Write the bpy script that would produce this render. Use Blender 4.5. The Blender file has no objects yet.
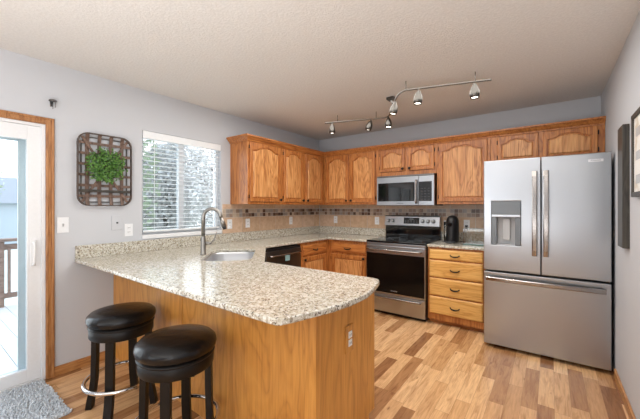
import bpy, bmesh, math, random
from mathutils import Vector, Matrix
random.seed(7)
PI = math.pi
SC = bpy.context.scene
COL = SC.collection
W = 3.583          # right wall
H = 2.479          # ceiling
YB = -7.6          # rear wall of the room behind the camera
XR = 6.4           # far side of the dining end

# ------------------------------------------------------------------ camera
cam_d = bpy.data.cameras.new('camera')
cam = bpy.data.objects.new('camera', cam_d); COL.objects.link(cam)
cam.location = (3.1692, -4.2727, 1.3424)
cam.rotation_euler = (PI/2, 0, 0.6355)
cam_d.sensor_fit = 'HORIZONTAL'; cam_d.sensor_width = 36
cam_d.lens = 36*312.644/640
cam_d.shift_y = -(209.5-207.1)/640
cam_d.clip_start = 0.02; cam_d.clip_end = 200
SC.camera = cam
# ------------------------------------------------------------------ view
SC.view_settings.view_transform = 'Standard'
SC.view_settings.look = 'None'
SC.view_settings.gamma = 1
SC.view_settings.use_curve_mapping = False
SC.view_settings.exposure = 0.24
# ------------------------------------------------------------------ world
wd = bpy.data.worlds.new('world'); SC.world = wd; wd.use_nodes = True
nt = wd.node_tree; nt.nodes.clear()
wo = nt.nodes.new('ShaderNodeOutputWorld'); bg = nt.nodes.new('ShaderNodeBackground')
tc = nt.nodes.new('ShaderNodeTexCoord'); sp = nt.nodes.new('ShaderNodeSeparateXYZ'); rp = nt.nodes.new('ShaderNodeValToRGB')
nt.links.new(tc.outputs['Generated'], sp.inputs[0]); nt.links.new(sp.outputs['Z'], rp.inputs[0])
rp.color_ramp.elements[0].color = (0.93, 0.96, 1, 1); rp.color_ramp.elements[1].color = (0.62, 0.78, 1, 1)
nt.links.new(rp.outputs[0], bg.inputs[0]); nt.links.new(bg.outputs[0], wo.inputs[0])
bg.inputs[1].default_value = 3.0
# ------------------------------------------------------------------ large lights
def area(name, loc, direction, sx, sy, power, color=(1, 1, 1)):
    d = bpy.data.lights.new(name, 'AREA'); d.shape = 'RECTANGLE'; d.size = sx; d.size_y = sy
    d.energy = power; d.color = color
    o = bpy.data.objects.new(name, d); COL.objects.link(o); o.location = loc
    o.rotation_euler = Vector(direction).to_track_quat('-Z', 'Y').to_euler()
    return o
area('rear_left_fill', (1.0, YB+0.1, 1.45), (0.12, 1, 0), 1.5, 1.7, 20, (0.92, 0.96, 1))  # added fill in front of the solid rear wall, no window there
area('rear_right_fill', (5.2, YB+0.1, 1.25), (-0.35, 1, 0), 1.8, 2.1, 42, (0.92, 0.96, 1))  # second added fill at the rear, the wall has no door
area('dining_ceiling_fill', (2.9, -6.2, H-0.06), (0, 0.05, -1), 2.6, 2.0, 24, (1, 0.98, 0.95))  # added broad fill from above and behind the camera, no fixture
area('right_side_fill', (XR-0.1, -6.2, 1.5), (-1, 0.1, 0), 2.2, 1.6, 60, (0.95, 0.98, 1))  # added fill from the right, that wall has no opening
area('patio_door_daylight', (-0.35, -4.5, 1.15), (1, 0, -0.05), 1.6, 1.8, 15, (0.93, 0.97, 1))
area('kitchen_window_daylight', (-0.30, -2.42, 1.6), (1, 0, -0.1), 0.85, 0.9, 3, (0.93, 0.97, 1))
area('kitchen_bounce_fill', (1.9, -2.0, H-0.03), (0, 0, -1), 2.4, 2.0, 42, (1, 0.97, 0.93))  # added panel imitating light bounced down off the ceiling
area('ceiling_wash_fill', (2.4, -5.1, 0.85), (0, 0.04, 1), 1.8, 1.6, 54, (0.98, 0.985, 1))  # unseen lamp behind the camera, added to brighten the ceiling

# ------------------------------------------------------------------ materials
MATS = {}
class N:
    """small node-graph helper"""
    def __init__(s, name):
        s.m = bpy.data.materials.new(name); s.m.use_nodes = True
        s.t = s.m.node_tree; s.t.nodes.clear()
        s.out = s.t.nodes.new('ShaderNodeOutputMaterial'); s.b = s.t.nodes.new('ShaderNodeBsdfPrincipled')
        s.t.links.new(s.b.outputs[0], s.out.inputs[0]); MATS[name] = s.m
    def n(s, typ, ins=None, **kw):
        x = s.t.nodes.new(typ)
        for k, v in kw.items(): setattr(x, k, v)
        for k, v in (ins or {}).items():
            if isinstance(v, bpy.types.NodeSocket): s.t.links.new(v, x.inputs[k])
            else: x.inputs[k].default_value = v
        return x
    def obj(s):
        return s.n('ShaderNodeTexCoord').outputs['Object']
    def map(s, vec, scale=(1, 1, 1), loc=(0, 0, 0), rot=(0, 0, 0)):
        return s.n('ShaderNodeMapping', {'Vector': vec, 'Scale': scale, 'Location': loc, 'Rotation': rot}).outputs[0]
    def noise(s, vec, scale, detail=3, rough=.5, dist=0):
        return s.n('ShaderNodeTexNoise', {'Vector': vec, 'Scale': scale, 'Detail': detail, 'Roughness': rough, 'Distortion': dist}).outputs['Fac']
    def ramp(s, fac, stops, interp='LINEAR'):
        r = s.n('ShaderNodeValToRGB', {'Fac': fac}); e = r.color_ramp.elements; r.color_ramp.interpolation = interp
        while len(e) < len(stops): e.new(.5)
        for i, (p, c) in enumerate(stops): e[i].position = p; e[i].color = (*c, 1)
        return r.outputs[0]
    def mix(s, fac, a, b, mode='MIX'):
        x = s.n('ShaderNodeMix', None, data_type='RGBA', blend_type=mode)
        for k, v in ((0, fac), (6, a), (7, b)):
            if isinstance(v, bpy.types.NodeSocket): s.t.links.new(v, x.inputs[k])
            else: x.inputs[k].default_value = v if k == 0 else (*v, 1)
        return x.outputs[2]
    def math(s, op, a, b=0.):
        return s.n('ShaderNodeMath', {0: a, 1: b}, operation=op).outputs[0]
    def set(s, **kw):
        for k, v in kw.items():
            k = {'color': 'Base Color', 'rough': 'Roughness', 'metal': 'Metallic', 'spec': 'Specular IOR Level', 'coat': 'Coat Weight',
                 'coat_rough': 'Coat Roughness', 'emis': 'Emission Color', 'estr': 'Emission Strength', 'aniso': 'Anisotropic', 'trans': 'Transmission Weight', 'normal': 'Normal', 'sheen': 'Sheen Weight', 'ior': 'IOR'}[k]
            if isinstance(v, bpy.types.NodeSocket): s.t.links.new(v, s.b.inputs[k])
            else: s.b.inputs[k].default_value = (*v, 1) if isinstance(v, tuple) else v
        return s
    def bump(s, h, strength=.3, dist=.01):
        s.set(normal=s.n('ShaderNodeBump', {'Height': h, 'Strength': strength, 'Distance': dist}).outputs[0]); return s

def plain(name, color, rough=.5, metal=0., **kw):
    m = N(name)
    nz = m.noise(m.obj(), 60, 2)
    c2 = tuple(x*.93 for x in color)
    m.set(color=m.mix(nz, c2, color), rough=rough, metal=metal, **kw)
    return m.m

def wood(name, dark, mid, light, axis, scale=1., rough=.38):
    m = N(name); v = m.obj()
    rnd = m.n('ShaderNodeObjectInfo').outputs['Random']
    off = m.n('ShaderNodeCombineXYZ', {0: m.math('MULTIPLY', rnd, 7.3), 1: m.math('MULTIPLY', rnd, 3.1), 2: m.math('MULTIPLY', rnd, 5.7)}).outputs[0]
    v = m.n('ShaderNodeVectorMath', {0: v, 1: off}, operation='ADD').outputs[0]
    st = {'x': (.09, 1, 1), 'y': (1, .09, 1), 'z': (1, 1, .09)}[axis]
    vs = m.map(v, tuple(q*scale for q in st))
    big = m.noise(m.map(v, tuple((q*1.0 if q == 1 else .16)*scale for q in st)), 6.5, 3, .5, 1.3)
    fine = m.noise(m.map(v, tuple(q*scale*(1 if q == 1 else .35) for q in st)), 110, 4, .6)
    rings = m.math('PINGPONG', m.math('MULTIPLY', big, 7.0), .5)
    rings = m.math('MULTIPLY', rings, 2.0)
    c = m.ramp(rings, [(0, dark), (.35, mid), (1, light)])
    c = m.mix(.4, c, m.ramp(fine, [(.38, dark), (.58, light)]))
    tone = m.ramp(rnd, [(0, (.93, .93, .93)), (1, (1.0, 1.0, 1.0))])
    m.set(color=m.mix(1., c, tone, 'MULTIPLY'), rough=rough, coat=.15, coat_rough=.25)
    m.bump(fine, .05, .002)
    return m.m

OD, OM, OL = (.25, .070, .014), (.45, .150, .032), (.59, .238, .064)
oak_v = wood('oak_vertical', OD, OM, OL, 'z')
oak_x = wood('oak_along_x', OD, OM, OL, 'x')
oak_y = wood('oak_along_y', OD, OM, OL, 'y')
PD, PM, PQ = (.32, .105, .024), (.61, .255, .075), (.78, .405, .155)
oak_center = wood('oak_door_panel', PD, PM, PQ, 'z', .9)
oak_center_l = wood('oak_panel_pale', (.48, .21, .06), (.70, .36, .125), (.80, .46, .19), 'z', .9)
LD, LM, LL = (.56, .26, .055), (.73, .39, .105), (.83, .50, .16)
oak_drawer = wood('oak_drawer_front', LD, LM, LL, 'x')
oak_panel = wood('oak_panel_vertical', (.44, .18, .034), (.60, .265, .052), (.68, .325, .075), 'z', .8)
trim_v = wood('oak_trim_vertical', (.22, .085, .025), (.36, .15, .045), (.48, .23, .085), 'z')
trim_y = wood('oak_trim_along_y', (.30, .12, .035), (.46, .20, .06), (.56, .28, .10), 'y')
dark_wood = plain('espresso_wood', (.006, .0045, .004), .42, spec=.3)
basket_wood = wood('basket_wood', (.05, .028, .02), (.13, .075, .052), (.20, .125, .09), 'z', 1, .6)
rustic_wood = wood('weathered_dark_wood', (.014, .011, .008), (.034, .028, .021), (.060, .052, .040), 'z', 1, .55)
deck_wood = wood('deck_wood', (.12, .07, .05), (.2, .13, .10), (.27, .18, .14), 'y', 1, .8)

def wallmat(name, col):
    m = N(name); v = m.obj()
    m.set(color=m.mix(m.noise(v, 3, 3), tuple(c*.97 for c in col), col), rough=.62, spec=.3)
    m.bump(m.noise(v, 140, 3), .08, .003); return m.m
wall_m = wallmat('grey_wall_paint', (.565, .585, .618))
white_trim = plain('white_vinyl', (.82, .84, .86), .35)
white_plastic = plain('white_plastic', (.84, .86, .88), .35)
blind_m = plain('white_blind', (.85, .88, .90), .4)

m = N('textured_ceiling'); v = m.obj()
a = m.noise(v, 62, 4, .6); bmp = m.ramp(a, [(.42, (0, 0, 0)), (.58, (1, 1, 1))])
m.set(color=m.mix(bmp, (.715, .705, .685), (.755, .745, .725)), rough=.9, spec=.1); m.bump(bmp, .2, .010)
ceil_m = m.m

# floor : staggered strips running along y
m = N('laminate_floor'); v = m.obj(); s3 = m.n('ShaderNodeSeparateXYZ', {0: v})
PW, PL = .092, .62
xx = m.math('DIVIDE', s3.outputs[0], PW); row = m.math('FLOOR', xx)
rr = m.n('ShaderNodeTexWhiteNoise', {'W': row}, noise_dimensions='1D').outputs['Value']
yy = m.math('ADD', m.math('DIVIDE', s3.outputs[1], PL), m.math('MULTIPLY', rr, 9.7)); cell = m.math('FLOOR', yy)
cv = m.n('ShaderNodeCombineXYZ', {0: row, 1: cell}).outputs[0]
wn = m.n('ShaderNodeTexWhiteNoise', {'Vector': cv}, noise_dimensions='2D')
tone = m.ramp(wn.outputs['Value'], [(0, (.25, .11, .045)), (.18, (.40, .20, .085)), (.32, (.54, .30, .135)), (.5, (.66, .395, .195)), (1, (.74, .47, .25))])
offs = m.n('ShaderNodeVectorMath', {0: wn.outputs['Color'], 3: 11.}, operation='SCALE').outputs[0]
gv = m.n('ShaderNodeVectorMath', {0: v, 1: offs}, operation='ADD').outputs[0]
g1 = m.noise(m.map(gv, (1, .12, 1)), 26, 5, .6, 1.2); g2 = m.noise(m.map(gv, (1, .06, 1)), 130, 3, .6)
kn = m.n('ShaderNodeTexVoronoi', {'Vector': m.map(gv, (1, .35, 1)), 'Scale': 9.}).outputs['Distance']
c = m.mix(1., tone, m.ramp(g1, [(.28, (.66, .58, .50)), (.5, (1, 1, 1)), (.75, (1.16, 1.18, 1.2))]), 'MULTIPLY')
c = m.mix(.5, c, m.mix(1., c, m.ramp(g2, [(.3, (.72, .68, .62)), (.6, (1.1, 1.1, 1.1))]), 'MULTIPLY'))
c = m.mix(m.ramp(kn, [(.03, (.75, .75, .75)), (.09, (0, 0, 0))]), c, (.20, .08, .035))
fx = m.math('ABSOLUTE', m.math('SUBTRACT', m.math('FRACT', xx), .5)); fy = m.math('ABSOLUTE', m.math('SUBTRACT', m.math('FRACT', yy), .5))
seam = m.math('MAXIMUM', m.math('GREATER_THAN', fx, .487), m.math('GREATER_THAN', fy, .4975))
c = m.mix(m.math('MULTIPLY', seam, .45), c, (.17, .075, .03))
m.set(color=c, rough=.27, spec=.5); m.bump(g1, .04, .002)
floor_m = m.m

# granite
m = N('speckled_granite'); v = m.obj()
vd = m.n('ShaderNodeVectorMath', {0: v, 1: m.n('ShaderNodeVectorMath', {0: m.n('ShaderNodeTexNoise', {'Vector': v, 'Scale': 40.}).outputs['Color'], 3: .03}, operation='SCALE').outputs[0]}, operation='ADD').outputs[0]
base = m.ramp(m.noise(vd, 58, 5, .65), [(.30, (.28, .21, .14)), (.42, (.43, .39, .30)), (.54, (.59, .57, .49)), (.70, (.70, .70, .65))])
vo = m.n('ShaderNodeTexVoronoi', {'Vector': vd, 'Scale': 125.}); rc = m.n('ShaderNodeSeparateColor', {0: vo.outputs['Color']})
dk = m.math('MULTIPLY', m.math('LESS_THAN', rc.outputs[0], .17), m.math('LESS_THAN', vo.outputs['Distance'], .55))
c = m.mix(m.math('MULTIPLY', dk, .85), base, (.075, .055, .045))
vo2 = m.n('ShaderNodeTexVoronoi', {'Vector': vd, 'Scale': 70.}); rc2 = m.n('ShaderNodeSeparateColor', {0: vo2.outputs['Color']})
br = m.math('MULTIPLY', m.math('LESS_THAN', rc2.outputs[1], .24), m.math('LESS_THAN', vo2.outputs['Distance'], .5))
c = m.mix(m.math('MULTIPLY', br, .6), c, (.24, .18, .13))
wt = m.math('MULTIPLY', m.math('GREATER_THAN', rc.outputs[1], .84), m.math('LESS_THAN', vo.outputs['Distance'], .6))
c = m.mix(m.math('MULTIPLY', wt, .7), c, (.82, .81, .77))
m.set(color=c, rough=.13, spec=.5)
granite = m.m

def steel(name, col, rough, axis='x', metal=1.):
    m = N(name); v = m.obj()
    st = {'x': (.02, 1, 1), 'z': (1, 1, .02)}[axis]
    g = m.noise(m.map(v, st), 420, 2, .5)
    m.set(color=m.mix(g, tuple(q*.975 for q in col), col), metal=metal, rough=rough)
    if axis == 'x': m.bump(m.noise(m.map(v, (1, 1, .3)), 3.2, 2), .10, .03)
    return m.m
ss = steel('brushed_stainless', (.44, .462, .49), .28)
ss_dark = steel('dark_stainless', (.20, .19, .185), .3)
faucet_m = steel('faucet_nickel', (.30, .29, .27), .28, 'z')
ss_sink = steel('satin_sink_steel', (.62, .63, .65), .38)
nickel = steel('brushed_nickel', (.14, .132, .12), .3, 'z')
chrome = plain('polished_chrome', (.75, .75, .76), .08, 1.)
handle_m = plain('smooth_steel_handle', (.36, .34, .325), .2, 1.)
black_gloss = plain('black_glass', (.006, .006, .007), .05, spec=.6)
oven_glass = plain('oven_door_black_glass', (.004, .004, .004), .12, spec=.25)
black_plastic = plain('black_plastic', (.012, .012, .014), .35)
dark_grey = plain('dark_grey_plastic', (.05, .055, .06), .4)
grey_plastic = plain('mid_grey_plastic', (.16, .18, .20), .35)
light_grey = plain('light_grey_plastic', (.45, .46, .47), .35)
bronze = plain('dark_bronze', (.018, .013, .011), .35, .6)
sticker_m = plain('pale_blue_sticker', (.35, .62, .68), .5)
brown_slot = plain('brown_outlet_plate', (.42, .19, .05), .4)
green_glass = plain('green_glass_edge', (.07, .14, .12), .15)
screen_m = N('dim_display'); screen_m.set(color=(.01, .012, .015), rough=.1, emis=(.3, .6, .8), estr=.06); screen_m = screen_m.m
print_m = N('print_on_paper')
nz = print_m.noise(print_m.obj(), 9, 3)
print_m.set(color=print_m.ramp(nz, [(.35, (.62, .55, .45)), (.45, (.80, .79, .75)), (.7, (.84, .84, .82))]), rough=.5); print_m = print_m.m

m = N('black_leather'); v = m.obj()
m.set(color=(.004, .004, .005), rough=.26, spec=.35); m.bump(m.noise(v, 14, 3, .5, .4), .25, .02); leather = m.m

bulb_m = N('lit_bulb'); bulb_m.set(color=(1, 1, 1), emis=(1, .93, .82), estr=6.); bulb_m = bulb_m.m

def glass(name, tint=(1, 1, 1), gl=.9):
    m = N(name); t = m.t
    tr = m.n('ShaderNodeBsdfTransparent', {'Color': (*tint, 1)}); g = m.n('ShaderNodeBsdfGlossy', {'Roughness': .02})
    f = m.n('ShaderNodeFresnel', {'IOR': 1.45}); mx = m.n('ShaderNodeMixShader', {0: m.math('MULTIPLY', f.outputs[0], gl), 1: tr.outputs[0], 2: g.outputs[0]})
    t.links.new(mx.outputs[0], m.out.inputs[0]); return m.m
pane_m = glass('window_glass', (.96, .98, .98))
screen_pane = glass('window_glass_with_screen', (.72, .75, .75), .5)
acrylic = glass('clear_container_glass', (.95, .97, .97), 2.2)

# tiles
def tile(name, a, b, rough=.35):
    m = N(name); m.set(color=m.ramp(m.noise(m.obj(), 16, 5, .65), [(.3, a), (.7, b)]), rough=rough); return m.m
tile_tan = [tile('tan_tile_%s' % k, *c) for k, c in (('warm', ((.50, .335, .21), (.66, .48, .33))), ('sand', ((.54, .37, .25), (.70, .52, .38))), ('rose', ((.47, .31, .195), (.62, .45, .31))))]
tile_small = [tile('mosaic_' + n, *c) for n, c in (('brown', ((.065, .032, .02), (.13, .07, .045))), ('umber', ((.17, .10, .065), (.26, .16, .11))), ('grey', ((.28, .25, .23), (.40, .36, .33))), ('beige', ((.46, .36, .27), (.60, .50, .40))), ('taupe', ((.28, .20, .15), (.38, .28, .22))))]
grout = plain('pale_grout', (.66, .60, .53), .8)

def leafmat(name, a, b):
    m = N(name); m.set(color=m.ramp(m.noise(m.obj(), 45, 2), [(.3, a), (.7, b)]), rough=.45); return m.m
leaf_m = leafmat('wreath_leaves', (.010, .05, .010), (.13, .30, .045))
ever_m = leafmat('evergreen_foliage', (.22, .28, .17), (.58, .64, .46))
brush_m = leafmat('winter_brush', (.33, .31, .30), (.76, .74, .72))
bark_m = leafmat('bark', (.07, .055, .045), (.18, .15, .13))
snow_m = leafmat('pale_winter_lawn', (.45, .48, .38), (.70, .72, .66))
house_m = plain('grey_siding', (.42, .47, .52), .8); roof_m = plain('grey_roof', (.28, .29, .31), .9)
rug_m = N('grey_shag'); rug_m.set(color=rug_m.ramp(rug_m.noise(rug_m.obj(), 70, 3), [(.3, (.36, .40, .44)), (.65, (.66, .71, .76))]), rough=.95, sheen=.3); rug_m = rug_m.m

# ------------------------------------------------------------------ mesh building
def xf(fn, p): return Vector(fn(*p)) if fn else Vector(p)
class MB:
    def __init__(s): s.bm = bmesh.new(); s.mats = []; s.cur = 0; s.smooth = False
    def mat(s, m):
        if m not in s.mats: s.mats.append(m)
        s.cur = s.mats.index(m); return s
    def face(s, vs, sm=None):
        try: f = s.bm.faces.new(vs)
        except ValueError: return None
        f.material_index = s.cur; f.smooth = s.smooth if sm is None else sm; return f
    def box(s, a, b, fn=None):
        x0, y0, z0 = a; x1, y1, z1 = b
        v = [s.bm.verts.new(xf(fn, p)) for p in ((x0,y0,z0),(x1,y0,z0),(x1,y1,z0),(x0,y1,z0),(x0,y0,z1),(x1,y0,z1),(x1,y1,z1),(x0,y1,z1))]
        for q in ((0,1,2,3),(4,5,6,7),(0,1,5,4),(1,2,6,5),(2,3,7,6),(3,0,4,7)): s.face([v[i] for i in q], False)
        return s
    def loops(s, rings, cap=True, closed=True, sm=None):
        R = [[s.bm.verts.new(Vector(p)) for p in r] for r in rings]
        for a, b in zip(R, R[1:]):
            n = len(a)
            for i in range(n if closed else n-1):
                j = (i+1) % n; s.face([a[i], a[j], b[j], b[i]], sm)
        if cap:
            s.face(R[0], False); s.face(R[-1][::-1], False)
        return s
    def tube(s, pts, r, seg=12, cap=True):
        pts = [Vector(p) for p in pts]; rs = r if isinstance(r, (list, tuple)) else [r]*len(pts)
        rings = []; prev = None
        for i, p in enumerate(pts):
            t = (pts[min(i+1, len(pts)-1)]-pts[max(i-1, 0)]).normalized()
            if prev is None:
                u = t.cross(Vector((0, 0, 1)));
                if u.length < .1: u = t.cross(Vector((1, 0, 0)))
            else: u = prev - t*prev.dot(t)
            u.normalize(); w = t.cross(u); prev = u
            rings.append([p+(u*math.cos(2*PI*k/seg)+w*math.sin(2*PI*k/seg))*rs[i] for k in range(seg)])
        return s.loops(rings, cap, sm=True)
    def ring_tube(s, c, R, r, seg=48, k=10):
        c = Vector(c); rings = []
        V = []
        for i in range(seg):
            a = 2*PI*i/seg; d = Vector((math.cos(a), math.sin(a), 0))
            V.append([s.bm.verts.new(c+d*(R+r*math.cos(2*PI*j/k))+Vector((0, 0, r*math.sin(2*PI*j/k)))) for j in range(k)])
        for i in range(seg):
            for j in range(k):
                s.face([V[i][j], V[(i+1) % seg][j], V[(i+1) % seg][(j+1) % k], V[i][(j+1) % k]], True)
        return s
    def lathe(s, c, prof, seg=32, M=None, cap=True):
        c = Vector(c); rings = []
        for r, z in prof:
            ring = []
            for k in range(seg):
                p = Vector((r*math.cos(2*PI*k/seg), r*math.sin(2*PI*k/seg), z))
                if M: p = M @ p
                ring.append(c+p)
            rings.append(ring)
        return s.loops(rings, cap, sm=True)
    def poly(s, pts, z0, z1, holes=()):
        """flat polygon (with holes) given thickness"""
        bm2 = bmesh.new(); es = []
        for lp in [pts]+list(holes):
            vs = [bm2.verts.new((p[0], p[1], 0)) for p in lp]
            es += [bm2.edges.new((vs[i], vs[(i+1) % len(vs)])) for i in range(len(vs))]
        bmesh.ops.triangle_fill(bm2, use_beauty=True, use_dissolve=False, edges=es)
        bm2.verts.index_update()
        T = [s.bm.verts.new((v.co.x, v.co.y, z1)) for v in bm2.verts]; B = [s.bm.verts.new((v.co.x, v.co.y, z0)) for v in bm2.verts]
        for f in bm2.faces:
            ix = [v.index for v in f.verts]; s.face([T[i] for i in ix], False); s.face([B[i] for i in ix][::-1], False)
        for e in bm2.edges:
            if len(e.link_faces) == 1:
                a, b = [v.index for v in e.verts]; s.face([T[a], T[b], B[b], B[a]], False)
        bm2.free(); return s
    def build(s, name, mat=None, parent=None, bevel=0, seg=2, normals=True, fn=None):
        if normals: bmesh.ops.recalc_face_normals(s.bm, faces=s.bm.faces[:])
        if fn:
            for v in s.bm.verts: v.co = Vector(fn(*v.co))
            bmesh.ops.recalc_face_normals(s.bm, faces=s.bm.faces[:])
        off = Vector((0, 0, 0)); q = parent
        while q: off += q.location; q = q.parent
        if parent is None and s.bm.verts:
            lo = [min(v.co[i] for v in s.bm.verts) for i in range(3)]; hi = [max(v.co[i] for v in s.bm.verts) for i in range(3)]
            off = Vector(((lo[0]+hi[0])/2, (lo[1]+hi[1])/2, lo[2]))
        for v in s.bm.verts: v.co -= off
        me = bpy.data.meshes.new(name); s.bm.to_mesh(me); s.bm.free()
        if s.mats:
            for mm in s.mats: me.materials.append(mm)
        if mat: me.materials.append(mat)
        o = bpy.data.objects.new(name, me); COL.objects.link(o)
        if parent: o.parent = parent
        else: o.location = off
        if bevel:
            b = o.modifiers.new('bevel', 'BEVEL'); b.width = bevel; b.segments = seg; b.limit_method = 'ANGLE'; b.angle_limit = math.radians(40)
            b.harden_normals = False
        return o
def MBm(m): return MB().mat(m)
def B(a, b, mat, name, parent=None, bevel=0, fn=None):
    return MB().box(a, b, fn).build(name, mat, parent, bevel)
def thing(name, label, cat, loc, group=None, rz=0):
    o = bpy.data.objects.new(name, None); COL.objects.link(o); o.empty_display_size = .1
    o.location = loc; o.rotation_euler = (0, 0, rz); o['label'] = label; o['category'] = cat
    if group: o['group'] = group
    return o
def tag(o, label, cat, group=None):
    o['label'] = label; o['category'] = cat
    if group: o['group'] = group
    return o
def struct(o): o['kind'] = 'structure'; return o
def copy_tree(o, parent=None):
    c = o.copy(); COL.objects.link(c)
    if parent: c.parent = parent
    for ch in list(o.children): copy_tree(ch, c)
    return c
def arc(cx, cy, r, a0, a1, n):
    return [(cx+r*math.cos(math.radians(a0+(a1-a0)*i/n)), cy+r*math.sin(math.radians(a0+(a1-a0)*i/n))) for i in range(n+1)]
def text(body, size, mat, parent, origin, xdir, updir, name='lettering', depth=.0008):
    cu = bpy.data.curves.new(name, 'FONT'); cu.body = body; cu.size = size; cu.extrude = depth; cu.align_x = 'CENTER'; cu.align_y = 'CENTER'
    t = bpy.data.objects.new(name, cu); COL.objects.link(t)
    dg = bpy.context.evaluated_depsgraph_get(); me = bpy.data.meshes.new_from_object(t.evaluated_get(dg))
    bpy.data.objects.remove(t)
    x = Vector(xdir).normalized(); u = Vector(updir).normalized(); n = x.cross(u)
    M = Matrix((x, u, n)).transposed().to_4x4()
    off = Vector((0, 0, 0)); q = parent
    while q: off += q.location; q = q.parent
    me.transform(Matrix.Translation(Vector(origin)-off) @ M); me.materials.clear(); me.materials.append(mat)
    o = bpy.data.objects.new(name, me); COL.objects.link(o); o.parent = parent; return o

# ================================================================== the room
struct(MB().poly([(-.12, .12), (-.12, YB-.1), (XR+.1, YB-.1), (XR+.1, .12)], -.12, 0).build('floor', floor_m))
struct(MB().poly([(-.12, .12), (-.12, YB-.1), (XR+.1, YB-.1), (XR+.1, .12)], H, H+.1).build('ceiling', ceil_m))
WY0, WY1, WZ0, WZ1 = -2.866, -1.970, 1.068, 2.088      # kitchen window opening
DY0, DY1, DZ = -5.42, -3.582, 1.985                      # patio door opening
swap_left = lambda x, y, z: (z, x, y)                   # (y,z) outline -> wall in the x plane
struct(MB().poly([(0, 0), (0, H), (YB, H), (YB, 0), (DY0, 0), (DY0, DZ), (DY1, DZ), (DY1, 0)], -.12, 0,
      holes=[[(WY0, WZ0), (WY0, WZ1), (WY1, WZ1), (WY1, WZ0)]]).build('wall_left', wall_m, fn=swap_left))
struct(B((-.12, 0, 0), (W+.1, .12, H), wall_m, 'wall_back'))
struct(B((W, -4.9, 0), (W+.12, 0, H), wall_m, 'wall_right'))
struct(B((W+.12, -4.9, 0), (XR, -4.78, H), wall_m, 'wall_dining'))
struct(B((XR, YB, 0), (XR+.12, -4.78, H), wall_m, 'wall_far_right'))
struct(B((-.12, YB-.12, 0), (XR+.12, YB, H), wall_m, 'wall_rear'))
# baseboards
def bb(name, pts):  # run along y on a wall
    return struct(MB().box(*pts).build(name, trim_y, bevel=.004))
bb('baseboard_left', ((0, -3.535, 0), (.014, -3.12, .075)))
bb('baseboard_left_rear', ((0, YB, 0), (.014, -5.5, .075)))
bb('baseboard_right', ((W-.014, -4.9, 0), (W, -.92, .075)))

# ---- kitchen window
win = MB()
for a, b in (((-.105, WY0+.035, WZ0), (-.055, WY1-.035, WZ0+.045)), ((-.105, WY0+.035, WZ1-.04), (-.055, WY1-.035, WZ1)), ((-.105, WY0, WZ0), (-.055, WY0+.035, WZ1)), ((-.105, WY1-.035, WZ0), (-.055, WY1, WZ1))):
    win.box(a, b)
win = struct(win.build('window_1', white_trim, bevel=.003))
ymid = -2.44
mul = MB().box((-.10, ymid-.028, WZ0+.045), (-.05, ymid+.028, WZ1-.04)).build('mullion', white_trim, win, .003)
MB().box((-.084, WY0+.035, WZ0+.045), (-.078, ymid-.028, WZ1-.04)).build('screened_pane', screen_pane, win)
MB().box((-.084, ymid+.028, WZ0+.045), (-.078, WY1-.035, WZ1-.04)).build('pane', pane_m, win)
struct(B((-.05, WY0, WZ0-.035), (.012, WY1, WZ0+.004), white_trim, 'trim_window_sill', bevel=.004))
# blinds
bl = thing('window_blind', 'white horizontal slat blind with open slats, inside the kitchen window', 'blind', (-.03, (WY0+WY1)/2, WZ0+.01))
MB().box((-.05, WY0+.006, WZ1-.075), (.008, WY1-.006, WZ1-.004)).build('valance', blind_m, bl, .004)
sl = MB(); z = WZ1-.11
while z > WZ0+.07:
    for yy0, yy1 in ((WY0+.012, WY1-.012),):
        t = .004
        sl.loops([[(-.050, y, z-.001), (-.027, y, z+.002), (-.004, y, z-.001), (-.004, y, z-.0035), (-.027, y, z-.0005), (-.050, y, z-.0035)] for y in (yy0, yy1)])
    z -= .044
sl.build('slats', blind_m, bl)
MB().box((-.05, WY0+.012, WZ0+.028), (-.004, WY1-.012, WZ0+.046)).build('bottom_rail', blind_m, bl, .004)
for y in (WY0+.13, ymid+.02, WY1-.13):
    MB().tube([(-.027, y, WZ0+.04), (-.027, y, WZ1-.07)], .0018, 6).build('ladder_cord', blind_m, bl)
MB().tube([(.004, WY0+.115, WZ1-.07), (.006, WY0+.115, WZ1-.6)], .003, 8).build('tilt_wand', blind_m, bl)

# ---- patio door (white sliding door with oak casing)
dr = MB()
for a, b in (((-.115, DY1-.022, 0), (-.002, DY1, DZ)), ((-.115, DY0, 0), (-.002, DY0+.022, DZ)), ((-.114, DY0+.022, DZ-.022), (-.003, DY1-.022, DZ)), ((-.114, DY0+.022, 0), (-.003, DY1-.022, .022))):
    dr.box(a, b)
door = struct(dr.build('door_1', white_trim, bevel=.002))
def sash(y0, y1, x0, x1, stile, z0=.024, z1=DZ-.024):
    s = MB()
    s.box((x0, y0, z0), (x1, y0+stile, z1)); s.box((x0, y1-stile, z0), (x1, y1, z1))
    s.box((x0, y0+stile, z0), (x1, y1-stile, z0+.09)); s.box((x0, y0+stile, z1-.105), (x1, y1-stile, z1))
    p = s.build('sliding_panel', white_trim, door, .002)
    MB().box(((x0+x1)/2-.006, y0+stile, z0+.09), ((x0+x1)/2+.006, y1-stile, z1-.105)).build('glass_pane', pane_m, p)
    return p
pn = sash(-4.55, -3.604, -.052, -.012, .082)
sash(-5.40, -4.49, -.098, -.058, .082)
scr = MB(); scr.box((-.112, -3.722, .03), (-.10, -3.62, DZ-.03)); scr.box((-.112, -4.5, .03), (-.10, -4.44, DZ-.03)); scr.box((-.112, -4.44, DZ-.14), (-.10, -3.722, DZ-.03)); scr.box((-.112, -4.44, .03), (-.10, -3.722, .10))
scr.build('screen_frame', plain('pale_blue_grey_metal', (.50, .57, .60), .4), door, .002)
hd = MB()
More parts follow.
